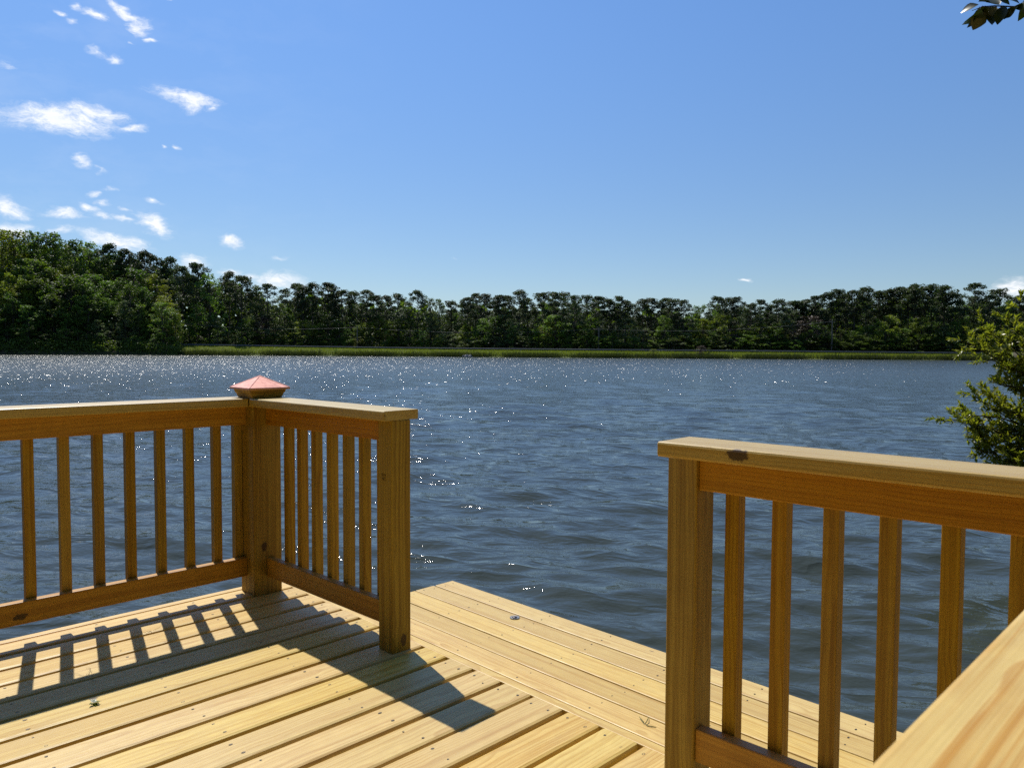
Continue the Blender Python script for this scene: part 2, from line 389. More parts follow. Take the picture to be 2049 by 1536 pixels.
rc = empty('railing', (1.75, .6, 0)); rc.matrix_world = Matrix.Translation((1.75, .6, 0))
tag(rc, 'right railing beyond the opening with a dark knot in its cap board', 'railing')
def UCc(v): return 1.756 + .0369 * (1.1 - v)
u3, v3 = 1.7279, 1.0542
LB('end_post', rc, (u3 + .0445, v3 + .0445, -.6), (u3 + .0445, v3 + .0445, TOP - CT - .0005), .089, .089, M_POST, None, up=(0, 1, 0), rad=.004, knot=(-.62, .018, -.044))
LB('top_rail', rc, (UCc(1.054), 1.054, TOP - CT - .049), (UCc(.03), .03, TOP - CT - .049), .038, .097, M_RAIL, None, knot=FARK)
LB('bottom_rail', rc, (UCc(1.054), 1.054, .1155), (UCc(.03), .03, .1155), .038, .089, M_RAIL, None, knot=FARK)
for i in range(8):
    v = .981 - .1263 * i
    LB('baluster', rc, (UCc(v) + .0385, v, .0725), (UCc(v) + .0385, v, TOP - CT - .012), .038, .038, M_BAL, None, up=(0, 1, 0), rad=.0025)
c0 = Vector((1.6105 + .0815, 1.1015, TOP - CT / 2)); c1 = Vector((1.6105 + .0815 + .0369 * 1.02, .08, TOP - CT / 2))
LB('cap_board', rc, c0, c1, .163, CT, M_CAP, None, rad=.006, sk1=0, knot=(-.292, -.084, .006, 1.15))
LB('corner_post', rc, (1.79, -.02, -.6), (1.79, -.02, TOP - CT - .0005), .089, .089, M_POST, None, up=(0, 1, 0))

rd = empty('railing', (0, .06, 0)); rd.matrix_world = Matrix.Translation((0, .06, 0))
tag(rd, 'closest railing, its broad sunlit cap board cutting the bottom right corner', 'railing')
LB('cap_board', rd, (-1.2, .0605, TOP - CT / 2), (1.88, .0605, TOP - CT / 2), .1850, CT, M_CAPN, None, rad=.006)
LB('top_rail', rd, (-1.2, .0605, TOP - CT - .0445), (1.745, .0605, TOP - CT - .0445), .038, .087, M_RAIL, None)
LB('bottom_rail', rd, (-1.2, .0605, .1285), (1.745, .0605, .1285), .038, .089, M_RAIL, None)
for i in range(24):
    x = 1.66 - .125 * i
    if x > -1.1: LB('baluster', rd, (x, .0605, .173), (x, .0605, TOP - CT - .0885), .038, .038, M_BAL, None, up=(0, 1, 0), rad=.0025)

# ------------------------------------------------------------------ copper post cap
m, T, b, o2 = mat('copper')
tc = T.add('ShaderNodeTexCoord').outputs['Object']
n1 = T.noise(tc, 45, 5, .7)
setp(T, b, Base_Color=T.mix(T.remap(n1, .35, .7), (.47, .22, .175), (.60, .33, .28)), Metallic=.65, Roughness=T.remap(n1, .3, .7, .45, .6)); M_COP = m
pcp = tag(empty('post_cap', (pc[0], pc[1], TOP + .001)), 'pyramid shaped copper post cap on the corner post', 'post cap')
def sq(V, h, z): V += [(-h, -h, z), (h, -h, z), (h, h, z), (-h, h, z)]
V = []; H0 = .1025
sq(V, H0, .040); sq(V, H0 + .0005, .0475); sq(V, H0 - .001, .0495)
V.append((0, 0, .103))
F = [(3, 2, 1, 0)]
for l in range(2):
    for i in range(4):
        j = (i + 1) % 4; F.append((l * 4 + i, l * 4 + j, l * 4 + 4 + j, l * 4 + 4 + i))
for i in range(4): F.append((8 + i, 8 + (i + 1) % 4, 12))
o = obj_py('copper_top', V, F, M_COP, pcp)
# folded seam ridges along the four hips
V = []; F = []
for (sx_, sy_) in ((-1, -1), (1, -1), (1, 1), (-1, 1)):
    A = Vector((sx_ * H0 * .99, sy_ * H0 * .99, .0497)); B = Vector((0, 0, .1035)); d = (B - A).normalized(); s = d.cross(Vector((0, 0, 1))).normalized() * .0026; n = Vector((0, 0, 1)) * .0012
    i = len(V); V += [A - s, A + n, A + s, B - s, B + n, B + s]; F += [(i, i + 1, i + 4, i + 3), (i + 1, i + 2, i + 5, i + 4)]
obj_py('hip_seam', V, F, M_COP, pcp)
V = []
for h, z in ((.0745, 0), (.0745, .006), (.078, .009), (.079, .017), (.085, .026), (.0865, .029), (.0865, .033), (.090, .0395)): sq(V, h, z)
F = [(3, 2, 1, 0)]
for l in range(7):
    for i in range(4):
        j = (i + 1) % 4; F.append((l * 4 + i, l * 4 + j, l * 4 + 4 + j, l * 4 + 4 + i))
F.append((28, 29, 30, 31))
o = obj_py('moulded_base', V, F, M_POST, pcp); o['knot'] = list(FARK); o['knot_size'] = 1.0

# ------------------------------------------------------------------ water
SH = [(-180, 4.5), (-150, 7), (-120, 18), (-90, 60), (-60, 150)]
for px, py in ((-500, 708.5), (-200, 709.0), (0, 709.5), (200, 710.2), (350, 710.6), (600, 711.9), (800, 713.2), (1000, 714.9), (1180, 716.2), (1580, 718.8), (1935, 721), (2100, 722)):
    d = ray(px, py); t = (WATER - EYE) / d.z
    SH.append((math.degrees(azel(px, py)[0]), math.hypot(d.x, d.y) * t))
SH += [(39, 60), (44, 22), (52, 9.5), (70, 6.0), (95, 4.6), (130, 4.2), (180, 4.5)]
SHb = np.radians([s[0] for s in SH]); SHr = np.array([s[1] for s in SH])
def shore(b): return float(np.interp(b, SHb, SHr))

m, T, b, o = mat('lake_water')
geo = T.add('ShaderNodeNewGeometry'); P = geo.outputs['Position']
dist = T.v('LENGTH', P)
rot = math.radians(-YAW + 22)      # wave axes
mp = T.add('ShaderNodeMapping', vector_type='POINT'); mp.inputs['Rotation'].default_value = (0, 0, -math.radians(YAW) + math.radians(14)); T.l.new(P, mp.inputs['Vector'])
Q = mp.outputs[0]                  # x = along the wind, y = along the crests
n1 = T.noise(T.v('MULTIPLY', Q, (1, .42, 1)), 3.6, 3, .58, .5)
n2 = T.noise(T.v('MULTIPLY', Q, (1, .5, 1)), 11., 3, .62, .4)
n3 = T.noise(T.v('MULTIPLY', Q, (1, .6, 1)), 36, 2, .6)
rg = T.noise(T.v('MULTIPLY', Q, (1, .38, 1)), 1.9, 3, .55, .6)
rg = T.m('POWER', T.m('SUBTRACT', 1., T.m('ABSOLUTE', T.m('MULTIPLY', T.m('SUBTRACT', rg, .5), 5.)), clamp=True), 2.)
h = T.m('ADD', T.m('ADD', T.m('ADD', T.m('MULTIPLY', n1, .055), T.m('MULTIPLY', rg, .022)), T.m('MULTIPLY', n2, .017)), T.m('MULTIPLY', n3, .0050))
bp = T.add('ShaderNodeBump'); T.put(bp.inputs['Strength'], T.m('MULTIPLY', T.remap(dist, 4, 18, .42, .8), T.remap(dist, 20, 90, 1., .45))); bp.inputs['Distance'].default_value = 1.0
T.put(bp.inputs['Height'], h)
# facets of the far ripples, given as slopes so that they do not fade with distance
sl = T.v('SUBTRACT', T.noise(T.v('MULTIPLY', Q, (1, .32, 1)), 8, 3, .62, 0, True), (.5, .5, .5))
patch = T.noise(T.v('MULTIPLY', Q, (1, .35, 1)), .09, 3, .55)
amp = T.m('MULTIPLY', T.remap(dist, 7, 40, 0.05, 1.), T.remap(patch, .3, .7, .9, 1.12))
sl = T.v('SCALE', T.v('MULTIPLY', sl, (.62, .38, 0)), amp)
# scattered steep little facets that throw back the sun
vor = T.add('ShaderNodeTexVoronoi'); T.put(vor.inputs['Vector'], T.v('MULTIPLY', Q, (1, .8, 1))); vor.inputs['Scale'].default_value = 5.5; vor.inputs['Randomness'].default_value = 1.
vc = T.v('SUBTRACT', vor.outputs['Color'], (.5, .5, .5))
vc = T.v('MULTIPLY', vc, (1.27, 1.27, 0))
act = T.m('MULTIPLY', T.m('LESS_THAN', vor.outputs['Distance'], T.remap(dist, 25, 110, .22, .62)), T.m('GREATER_THAN', dist, T.m('ADD', 16., T.m('MULTIPLY', T.sep(vor.outputs['Color'])[2], 30.))))
sl = T.v('ADD', sl, T.v('SCALE', vc, act))
vr = T.add('ShaderNodeVectorRotate', rotation_type='Z_AXIS'); T.put(vr.inputs['Vector'], sl); vr.inputs['Angle'].default_value = math.radians(YAW) - math.radians(14)
nrm = T.v('NORMALIZE', T.v('ADD', bp.outputs[0], vr.outputs[0]))
T.l.new(nrm, b.inputs['Normal'])
setp(T, b, Base_Color=(.042, .052, .043), Roughness=T.m('MULTIPLY', T.remap(dist, 8, 80, .03, .27), T.m('SUBTRACT', 1., T.m('MULTIPLY', act, .12))), IOR=1.333)
M_WAT = m
# ring grid, fine in front of the camera, real waves near the deck
fine = np.radians(np.linspace(-46, 50, 620)); coarse = np.radians(np.concatenate([np.linspace(-180, -46, 60)[:-1], np.linspace(50, 180, 60)[1:]]))
B = np.sort(np.concatenate([fine, coarse]))
Rr = [.6]
while Rr[-1] < 70: Rr.append(Rr[-1] * 1.0082)
while Rr[-1] < 900: Rr.append(Rr[-1] * 1.05)
Rr = np.array(Rr)
bb, rr = np.meshgrid(B, Rr)
fw = np.cos(bb) * rr; rt = np.sin(bb) * rr
drow = rr * .0082
Zw = np.zeros_like(rr)
for i in range(110):
    lam = float(np.exp(rng.uniform(math.log(.15), math.log(2.2))))
    th = math.radians(rng.normal(14, 23)); kx, ky = math.cos(th) * 2 * math.pi / lam, math.sin(th) * 2 * math.pi / lam
    amp = .0037 * (lam / .9) ** 1.05 * rng.uniform(.5, 1.2)
    if .22 < lam < .75: amp *= 1.75
    ph = fw * kx + rt * ky + rng.uniform(0, 6.28) + .5 * np.sin(fw * .35 + rt * .5 + i)
    att = np.clip(1.4 - drow * 4 / lam, 0, 1)
    Zw += amp * att * (np.sin(ph) + .22 * np.cos(2 * ph))
XY = FWD.x * fw + RGT.x * rt, FWD.y * fw + RGT.y * rt
V = np.stack([XY[0], XY[1], WATER + Zw], -1).reshape(-1, 3)
nb = len(B); nr = len(Rr)
ii, jj = np.meshgrid(np.arange(nr - 1), np.arange(nb), indexing='ij')
j2 = (jj + 1) % nb
F = np.stack([ii * nb + jj, (ii + 1) * nb + jj, (ii + 1) * nb + j2, ii * nb + j2], -1).reshape(-1, 4)
F = F[:, ::-1]
water = link('water', mesh_np('water', V, F, M_WAT, smooth=True)); tag(water, 'rippled blue grey lake water', None, None, 'structure')

# ------------------------------------------------------------------ ground, dam, hill
DAM0, DAM1 = bear(352), bear(2010)
cr = [(352, 690.5), (400, 691.2), (780, 697.3), (1000, 699.6), (1180, 701.2), (1580, 704.6), (1935, 708.2), (2010, 709)]
CRb = np.array([bear(x) for x, y in cr]); CRz = np.array([z_at(x, y, shore(bear(x)) + 8.5) for x, y in cr])
def crest(b): return float(np.interp(b, CRb, CRz)) - .28      # the grass stands .28 above the soil
def hill(b, s):
    """terrain height s metres behind the shore line"""
    deg = math.degrees(b)
    if s <= 0: return WATER + max(-2.5, s * .25)
    if abs(deg) > 60:
        return WATER + min(.62, s * .28) + max(0, s - 8) * .03
    if DAM0 <= b <= DAM1:
        zc = crest(b)
        if s < 8.5: return WATER + (zc - WATER) * (s / 8.5) ** .9
        if s < 17: return zc
        return zc - min(1.2, (s - 17) * .35) + max(0, s - 35) * .02
    t = min(1, max(0, (DAM0 - b) / math.radians(3))) if b < DAM0 else 0
    g = .10 + .17 * min(1, max(0, (DAM0 - b) / math.radians(12))) if b < DAM0 else .06
    zh = WATER + .5 + min(s, 2) * .3 + s * g
    if s > 70: zh = WATER + .5 + .6 + 70 * g + (s - 70) * .03
    if b < DAM0:
        zd = crest(DAM0) if s > 8.5 else WATER + (crest(DAM0) - WATER) * (s / 8.5)
        return zd * (1 - t) + zh * t
    return zh
gb = np.radians(np.concatenate([np.linspace(-180, -60, 30)[:-1], np.linspace(-60, 60, 241), np.linspace(60, 180, 30)[1:-1]]))
gs = np.array([-12, -4, -1, 0, .5, 1.5, 3, 5, 7, 8.5, 8.7, 12, 16.8, 17.2, 19, 21, 26, 35, 50, 70, 110, 200, 500])
m, T, b, o = mat('ground_soil')
P = T.add('ShaderNodeNewGeometry').outputs['Position']
g1 = T.noise(P, .35, 4, .6); g2 = T.noise(P, 4., 4, .6)
c = T.mix(T.remap(g1, .35, .65), (.055, .042, .022), (.045, .06, .02)); c = T.mix(T.remap(g2, .3, .7, 0, .5), c, (.09, .07, .04))
setp(T, b, Base_Color=c, Roughness=.95); M_SOIL = m
m, T, b, o = mat('turf')
P = T.add('ShaderNodeNewGeometry').outputs['Position']
g1 = T.noise(P, .16, 4, .6); g2 = T.noise(P, 1.7, 4, .6)
c = T.mix(T.remap(g1, .35, .65), (.10, .135, .02), (.15, .17, .035)); c = T.mix(T.remap(g2, .35, .7, 0, .6), c, (.055, .075, .015))
setp(T, b, Base_Color=c, Roughness=.95); M_TURF = m
V = []; F = []; fm = []
for i, bb_ in enumerate(gb):
    for s in gs:
        q = place(bb_, max(.3, shore(bb_) + s)); q.z = hill(bb_, s) + (rnd.uniform(-.12, .12) if s > 20 else rnd.uniform(-.03, .03))
        V.append(tuple(q))
ng = len(gs)
for i in range(len(gb)):
    j = (i + 1) % len(gb)
    for k in range(ng - 1):
        F.append((i * ng + k, j * ng + k, j * ng + k + 1, i * ng + k + 1)[::-1] if True else 0)
        fm.append(1 if (DAM0 - .01 <= gb[i] <= DAM1 and 0 <= gs[k] < 20) else 0)
ground = link('ground', mesh_np('ground', V, np.array(F)[:, ::-1], None, True, fm, [M_SOIL, M_TURF])); tag(ground, 'wooded lake shore and grassy dam', None, None, 'structure')
# lake bed under the water so nothing is open below
# road on the dam crest
m, T, b, o = mat('asphalt'); P = T.add('ShaderNodeNewGeometry').outputs['Position']
setp(T, b, Base_Color=T.mix(T.noise(P, 6, 3, .6), (.045, .045, .047), (.07, .07, .07)), Roughness=.85); M_ASPH = m
m, T, b, o = mat('road_paint'); setp(T, b, Base_Color=(.6, .45, .08), Roughness=.8); M_PAINT = m
db = np.linspace(DAM0 - .03, DAM1, 70)
def strip(name, s0, s1, dz, M, kind='structure', label=None):
    V = []; F = []
    for i, b_ in enumerate(db):
        for s in (s0, s1):
            q = place(b_, shore(b_) + s); q.z = max(hill(b_, s), crest(b_)) + dz; V.append(tuple(q))
        if i: F.append((2 * i - 2, 2 * i - 1, 2 * i + 1, 2 * i))
    o = obj_py(name, V, F, M); tag(o, label, None, None, kind); return o
strip('road', 10.2, 16.4, .06, M_ASPH, label='dark road along the top of the dam')
strip('road_marking', 13.2, 13.4, .068, M_PAINT, label='yellow centre line of the road on the dam')

# guard rail
m, T, b, o = mat('galvanised_steel'); setp(T, b, Base_Color=(.15, .152, .155), Metallic=.2, Roughness=.5); M_GALV = m
gr = empty('guardrail', (0, 0, 0)); tag(gr, 'long galvanised guardrail along the top of the grassy dam', 'guardrail')
V = []; F = []
prof = [(.00, .0), (-.05, .06), (-.05, .10), (.0, .15), (-.05, .20), (-.05, .25), (.0, .31)]
for i, b_ in enumerate(db):
    for (o_, z_) in prof:
        q = place(b_, shore(b_) + 9.2 + o_); q.z = crest(b_) + .40 + z_; V.append(tuple(q))
    if i:
        n = len(prof)
        for k in range(n - 1): F.append(((i - 1) * n + k, i * n + k, i * n + k + 1, (i - 1) * n + k + 1))
be = obj_py('beam', V, F, M_GALV, gr)
pm = lumber_mesh(.85, .15, .15, M_GALV, .01)
bb_ = DAM0 - .02
while bb_ < DAM1:
    q = place(bb_, shore(bb_) + 9.35); o = link('guardrail_post', pm, gr)
    o.matrix_world = Matrix.Translation((q.x, q.y, crest(bb_) + .27)) @ Matrix.Rotation(math.pi / 2, 4, 'Y')
    bb_ += 3.81 / (shore(bb_) + 9)

# utility poles
m, T, b, o = mat('weathered_pole'); setp(T, b, Base_Color=(.13, .12, .10), Roughness=.9); M_POLE = m
m, T, b, o = mat('power_cable'); setp(T, b, Base_Color=(.10, .10, .10), Roughness=.6); M_CABLE = m
def tube(V, F, pts, radii, n=6):
    base = len(V); pts = [Vector(q) for q in pts]
    for i, q in enumerate(pts):
        d = (pts[min(i + 1, len(pts) - 1)] - pts[max(i - 1, 0)]).normalized()
        s = d.cross(Vector((0, 0, 1)));
        if s.length < .05: s = Vector((1, 0, 0))
        s.normalize(); t = d.cross(s)
        r = radii[i] if hasattr(radii, '__len__') else radii
        for k in range(n):
            a_ = k * math.tau / n; V.append(tuple(q + (s * math.cos(a_) + t * math.sin(a_)) * r))
    for i in range(len(pts) - 1):
        for k in range(n):
            k2 = (k + 1) % n; F.append((base + i * n + k, base + i * n + k2, base + (i + 1) * n + k2, base + (i + 1) * n + k))
poles = [(330, 640, 'hidden'), (715, 652, 'grey utility pole left of the pines above the middle of the dam'), (1198, 655, 'grey utility pole among trunks right of the centre of the dam'), (1664, 640, 'tall grey utility pole near the right end of the dam')]
tops = []
for px, py, lab in poles:
    b_ = bear(px); R0 = shore(b_) + 19.5; q = place(b_, R0); zt = z_at(px, py, R0); z0 = hill(b_, 19.5)
    tops.append(Vector((q.x, q.y, zt - .4)))
    if lab == 'hidden': continue
    e = tag(empty('utility_pole', (q.x, q.y, z0)), lab, 'utility pole', 'utility poles beside the dam road')
    V = []; F = []; tube(V, F, [(0, 0, -.3), (0, 0, zt - z0)], [.19, .13], 8); obj_py('pole', V, F, M_POLE, e)
    V = []; F = []; dd = RGT * .9
    tube(V, F, [(-dd.x, -dd.y, zt - z0 - .6), (dd.x, dd.y, zt - z0 - .6)], .06, 5); obj_py('crossarm', V, F, M_POLE, e)
for i in range(3):
    V = []; F = []; A, Bp = tops[i], tops[i + 1]
    pts = [A.lerp(Bp, t / 12) - Vector((0, 0, 1.4 * (1 - (2 * t / 12 - 1) ** 2))) for t in range(13)]
    tube(V, F, pts, .028, 4)
    tag(obj_py('power_cable', V, F, M_CABLE), ['thin cable sagging from the forest to the first utility pole', 'thin cable sagging between the left and middle utility poles', 'thin cable sagging between the middle and right utility poles'][i], 'cable', 'power cables over the road')

# ------------------------------------------------------------------ foliage
def leafmat(name, c1, c2, trans=.35, rough=.55, spec=.3, tcol=None, vary=.25):
    m, T, b, o = mat(name)
    geo = T.add('ShaderNodeNewGeometry'); ri = geo.outputs['Random Per Island']
    rn = T.add('ShaderNodeObjectInfo').outputs['Random']
    c = T.mix(ri, c1, c2)
    hs = T.add('ShaderNodeHueSaturation'); T.put(hs.inputs['Color'], c); T.put(hs.inputs['Value'], T.remap(rn, 0, 1, 1 - vary, 1 + vary)); T.put(hs.inputs['Hue'], T.remap(T.m('FRACT', T.m('MULTIPLY', rn, 7.7)), 0, 1, .48, .515))
    setp(T, b, Base_Color=hs.outputs[0], Roughness=rough); b.inputs['Specular IOR Level'].default_value = spec
    tr = T.add('ShaderNodeBsdfTranslucent'); T.put(tr.inputs[0], T.mix(1., hs.outputs[0], tcol or (1.3, 1.5, .5), 'MULTIPLY'))
    mx = T.add('ShaderNodeMixShader'); mx.inputs[0].default_value = trans
    T.l.new(b.outputs[0], mx.inputs[1]); T.l.new(tr.outputs[0], mx.inputs[2]); T.l.new(mx.outputs[0], o.inputs[0]); return m
M_PINE = leafmat('pine_needles', (.028, .046, .018), (.065, .088, .032), .28)
M_BROAD = leafmat('broad_leaves', (.055, .10, .02), (.13, .19, .032), .42, vary=.45)
M_YEL = leafmat('yellow_green_leaves', (.12, .16, .02), (.21, .24, .035), .4, vary=.25)
M_PALE = leafmat('grey_green_leaves', (.09, .125, .05), (.16, .19, .085), .35, vary=.2)
M_BARE = leafmat('reddish_twigs', (.07, .05, .04), (.10, .07, .05), .1, vary=.2)
m, T, b, o = mat('bark'); P = T.add('ShaderNodeTexCoord').outputs['Object']
setp(T, b, Base_Color=T.mix(T.noise(T.v('MULTIPLY', P, (1, 1, .3)), 6, 4, .6), (.035, .026, .02), (.085, .065, .05)), Roughness=.95); M_BARK = m

def leaf_quads(C, size, flat=0., r=None):
    """C (n,3) centres -> quads of random orientation"""
    n = len(C); nr_ = rng.normal(size=(n, 3)); nr_[:, 2] += flat * np.sign(nr_[:, 2] + 1e-6); nr_ /= np.linalg.norm(nr_, axis=1)[:, None]
    t = rng.normal(size=(n, 3)); t -= (t * nr_).sum(1)[:, None] * nr_; t /= np.linalg.norm(t, axis=1)[:, None]
    s = np.cross(nr_, t); sz = size * rng.uniform(.55, 1.35, n)[:, None]
    a_ = t * sz; b_ = s * sz * rng.uniform(.35, .75, n)[:, None]
    V = np.stack([C - a_, C + b_ * 1., C + a_, C - b_], 1).reshape(-1, 3)
    F = np.arange(4 * n).reshape(-1, 4); return V, F
def puff(c, r, n):
    d = rng.normal(size=(n, 3)); d /= np.linalg.norm(d, axis=1)[:, None]
    d *= (rng.uniform(.25, 1, n) ** .45)[:, None]
    return np.asarray(c) + d * np.asarray(r)
def make_pine(seed):
    """unit-height pine: bare trunk, high irregular crown"""
    R = random.Random(seed); H = 1.0
    lean = Vector((R.uniform(-.02, .02), R.uniform(-.02, .02), 0)); V = []; F = []
    tp = [Vector((lean.x * math.sin(t * 3), lean.y * t, t)) for t in np.linspace(0, .97, 9)]
    tube(V, F, tp, [.0095 * (1 - .78 * t) + .001 for t in np.linspace(0, 1, 9)], 7)
    C = []; lo = R.uniform(.46, .62); n = R.randint(24, 32)
    for i in range(n):
        t = lo + (1 - lo) * (i / (n - 1)) ** .85
        wd = .185 * math.sin(max(.12, (1 - (t - lo) / (1 - lo)) ** .75) * 2.2) * R.uniform(.45, 1.2) * (1.0 if t < .93 else .75)
        a_ = i * 2.4 + R.uniform(-.6, .6); z = t + R.uniform(-.01, .02)
        q = Vector((math.cos(a_) * wd, math.sin(a_) * wd, min(.985, z + wd * .22)))
        b0 = Vector((lean.x * math.sin(t * 3), lean.y * t, t - .03))
        tube(V, F, [b0, b0.lerp(q, .5) + Vector((0, 0, .004)), q], [.0038, .0026, .001], 4)
        for s in range(R.randint(2, 3)):
            pr = R.uniform(.03, .058)
            C.append(puff((q.x + R.uniform(-.035, .035), q.y + R.uniform(-.035, .035), q.z + R.uniform(-.01, .012)), (pr * 1.2, pr * 1.2, pr * .66), 54))
    # a few dead or thin lower limbs
    for i in range(R.randint(3, 7)):
        t = R.uniform(.3, lo); a_ = R.uniform(0, 6.28); L = R.uniform(.03, .08)
        b0 = Vector((0, 0, t)); q = b0 + Vector((math.cos(a_) * L, math.sin(a_) * L, R.uniform(-.01, .02))); tube(V, F, [b0, q], [.002, .0008], 3)
        if R.random() < .6: C.append(puff(q, (.02, .02, .012), 20))
    C = np.concatenate(C); LV, LF = leaf_quads(C, .0120, .6)
    tm = bpy.data.meshes.new('pine_trunk'); tm.from_pydata(V, [], F); tm.materials.append(M_BARK)
    return tm, (LV, LF)
def make_broad(seed, low=.12, wide=.25, npf=60):
    R = random.Random(seed); V = []; F = []
    tube(V, F, [Vector((0, 0, 0)), Vector((R.uniform(-.02, .02), R.uniform(-.02, .02), .4)), Vector((R.uniform(-.03, .03), 0, .85))], [.014, .010, .003], 6)
    C = []
    for i in range(npf):
        t = low + (1 - low) * (i + .5) / npf; u = (t - low) / (1 - low)
        w_ = wide * (math.sin(math.pi * min(1, u * .82 + .16)) ** .6) * R.uniform(.35, 1.05)
        a_ = R.uniform(0, 6.28); q = Vector((math.cos(a_) * w_, math.sin(a_) * w_, min(.965, t + R.uniform(-.03, .03))))
        b0 = Vector((0, 0, max(.05, t - .12))); tube(V, F, [b0, q], [.0035, .001], 3)
        pr = R.uniform(.035, .078)
        C.append(puff(q, (pr, pr, pr * .72), 62))
    C = np.concatenate(C); LV, LF = leaf_quads(C, .0135, .5)
    tm = bpy.data.meshes.new('tree_trunk'); tm.from_pydata(V, [], F); tm.materials.append(M_BARK)
    return tm, (LV, LF)
pines = [make_pine(s) for s in range(8)]
broads = [make_broad(100 + s, wide=[.24, .28, .21, .3, .25, .19][s], low=[.1, .05, .14, .08, .2, .04][s]) for s in range(6)]
pine_me = [(t, mesh_np('needles', v, f, M_PINE)) for t, (v, f) in pines]
broad_me = {}
for key, M in (('g', M_BROAD), ('y', M_YEL), ('p', M_PALE), ('b', M_BARE)):
    broad_me[key] = [(t, mesh_np('leaves', v, f, M)) for t, (v, f) in broads]
ntree = 0
def tree(kind, px, py, back, label, group, wide=1., b_=None, ztop=None, minh=3.):
    global ntree
    b0 = bear(px) if b_ is None else b_
    R0 = shore(b0) + back; z0 = hill(b0, back); zt = z_at(px, py, R0) if ztop is None else ztop
    Ht = max(minh, zt - z0)
    q = place(b0, R0, z0 - .1)
    if kind == 'pine': tm, cm = pine_me[rnd.randrange(8)]
    else: tm, cm = broad_me[kind][rnd.randrange(6)]
    e = empty('pine_tree' if kind == 'pine' else 'broadleaf_tree', q)
    tag(e, label, 'tree', group)
    sxy = Ht * wide * rnd.uniform(.9, 1.12)
    if kind == 'pine': sxy = min(max(sxy, 17), 22 * max(1, wide))
    e.rotation_euler = (0, 0, rnd.uniform(0, 6.28)); e.scale = (sxy, sxy, Ht)
    link('trunk', tm, e); link('crown', cm, e); ntree += 1
    return e
# skyline trees read from the photograph: x, top y, kind
SKYL = []; SECL = []
SKY_T = [(12,458,'y'),(36,462,'y'),(70,464,'g'),(92,470,'g'),(111,465,'g'),(152,477,'g'),(184,485,'g'),(221,489,'P'),(240,504,'g'),(254,500,'P'),(291,504,'P'),(310,513,'P'),(344,516,'P'),(369,534,'P'),(396,527,'P'),
 (419,548,'g'),(460,545,'P'),(485,553,'P'),(515,569,'p'),(534,569,'P'),(560,592,'p'),(592,568,'P'),(606,573,'P'),(624,567,'P'),(657,566,'P'),(685,581,'P'),(708,584,'P'),(734,581,'P'),(754,592,'P'),(772,592,'P'),
 (797,588,'P'),(836,582,'P'),(862,596,'p'),(879,598,'p'),(903,603,'P'),(924,606,'g'),(935,596,'P'),(952,588,'P'),(971,589,'P'),(999,591,'P'),(1012,592,'P'),(1040,582,'P'),(1055,597,'P'),(1087,585,'P'),(1110,585,'P'),(1126,586,'P'),(1151,592,'P'),(1176,592,'P'),
 (1197,593,'P'),(1219,599,'P'),(1235,593,'P'),(1250,602,'P'),(1270,608,'g'),(1286,599,'P'),(1304,597,'P'),(1331,597,'P'),(1344,599,'P'),(1369,601,'P'),(1392,611,'g'),(1408,609,'g'),(1434,594,'P'),(1459,597,'P'),(1475,595,'P'),(1500,607,'P'),(1518,600,'P'),(1540,610,'P'),(1557,600,'P'),
 (1585,603,'P'),(1597,602,'P'),(1613,600,'P'),(1628,593,'P'),(1654,587,'P'),(1673,580,'P'),(1690,588,'P'),(1708,581,'P'),(1730,576,'P'),(1755,583,'P'),(1777,580,'P'),(1798,575,'P'),(1814,577,'P'),(1830,569,'P'),(1848,575,'P'),(1865,570,'P'),(1888,572,'P'),(1902,586,'P'),(1920,604,'g'),
 (1945,568,'P'),(1975,592,'P'),(1997,578,'P'),(2020,600,'g'),(2037,592,'P'),(2070,590,'P'),(2110,585,'P'),(2160,590,'P'),(2220,588,'P'),(-30,452,'y'),(-70,455,'g'),(-120,450,'g'),(-180,452,'g')]
def zone(px):
    for lim, t in ((100, 'at the far left of the slope'), (215, 'on the crest of the slope'), (352, 'where the slope drops to the dam'), (505, 'behind the left guardrail end'),
                   (575, 'above the copper post cap'), (705, 'left of the first utility pole'), (850, 'right of the first utility pole'), (930, 'behind the low treeline gap'), (1070, 'behind the grey rocks on the dam'),
                   (1190, 'left of the middle utility pole'), (1315, 'between middle pole and round dam bush'), (1425, 'between round and twiggy dam bushes'), (1570, 'right of the twiggy dam bush'),
                   (1700, 'around the tall right utility pole'), (1830, 'right of the tall right utility pole'), (1925, 'at the high right treeline end')):
        if px < lim: return t
    return 'behind the leafy shrub at right'
special = {(657, 566): 'lone round topped pine with open sky under its crown, left of the first utility pole', (1945, 568): 'tall slender pine with open umbrella crown behind the right shrub',
 (221, 489): 'tallest dark pine rising above the wooded slope crest', (419, 548): 'rounded green broadleaf tree standing in front of pines at the left guardrail end',
 (1040, 582): 'highest pine on the middle skyline behind the grey rocks', (1434, 594): 'broad flat topped pine just right of the twiggy dam bush', (460, 545): 'large dark pine with ragged right side above the left guardrail end',
 (1673, 580): 'pointed pine whose top stands over the tall right utility pole'}
for (px, py, k) in SKY_T:
    kind = {'P': 'pine'}.get(k, k); zn = zone(px)
    desc = {'pine': 'dark bare trunked pine', 'g': 'green broadleaf skyline tree', 'y': 'yellow green skyline tree', 'p': 'thin grey green skyline tree'}[kind]
    lab = special.get((px, py), f'{desc} {zn}')
    back = (rnd.uniform(30, 46) if px < 352 else rnd.uniform(24, 34))
    e_ = tree(kind, px, py, back, lab, None if (px, py) in special else f'{desc}s {zn}'.replace('pine with', 'pines with').replace('trunks', 'trunks'), wide=(.95 if kind == 'pine' else (1.0 if px < 352 else .8))); SKYL.append((px, e_))
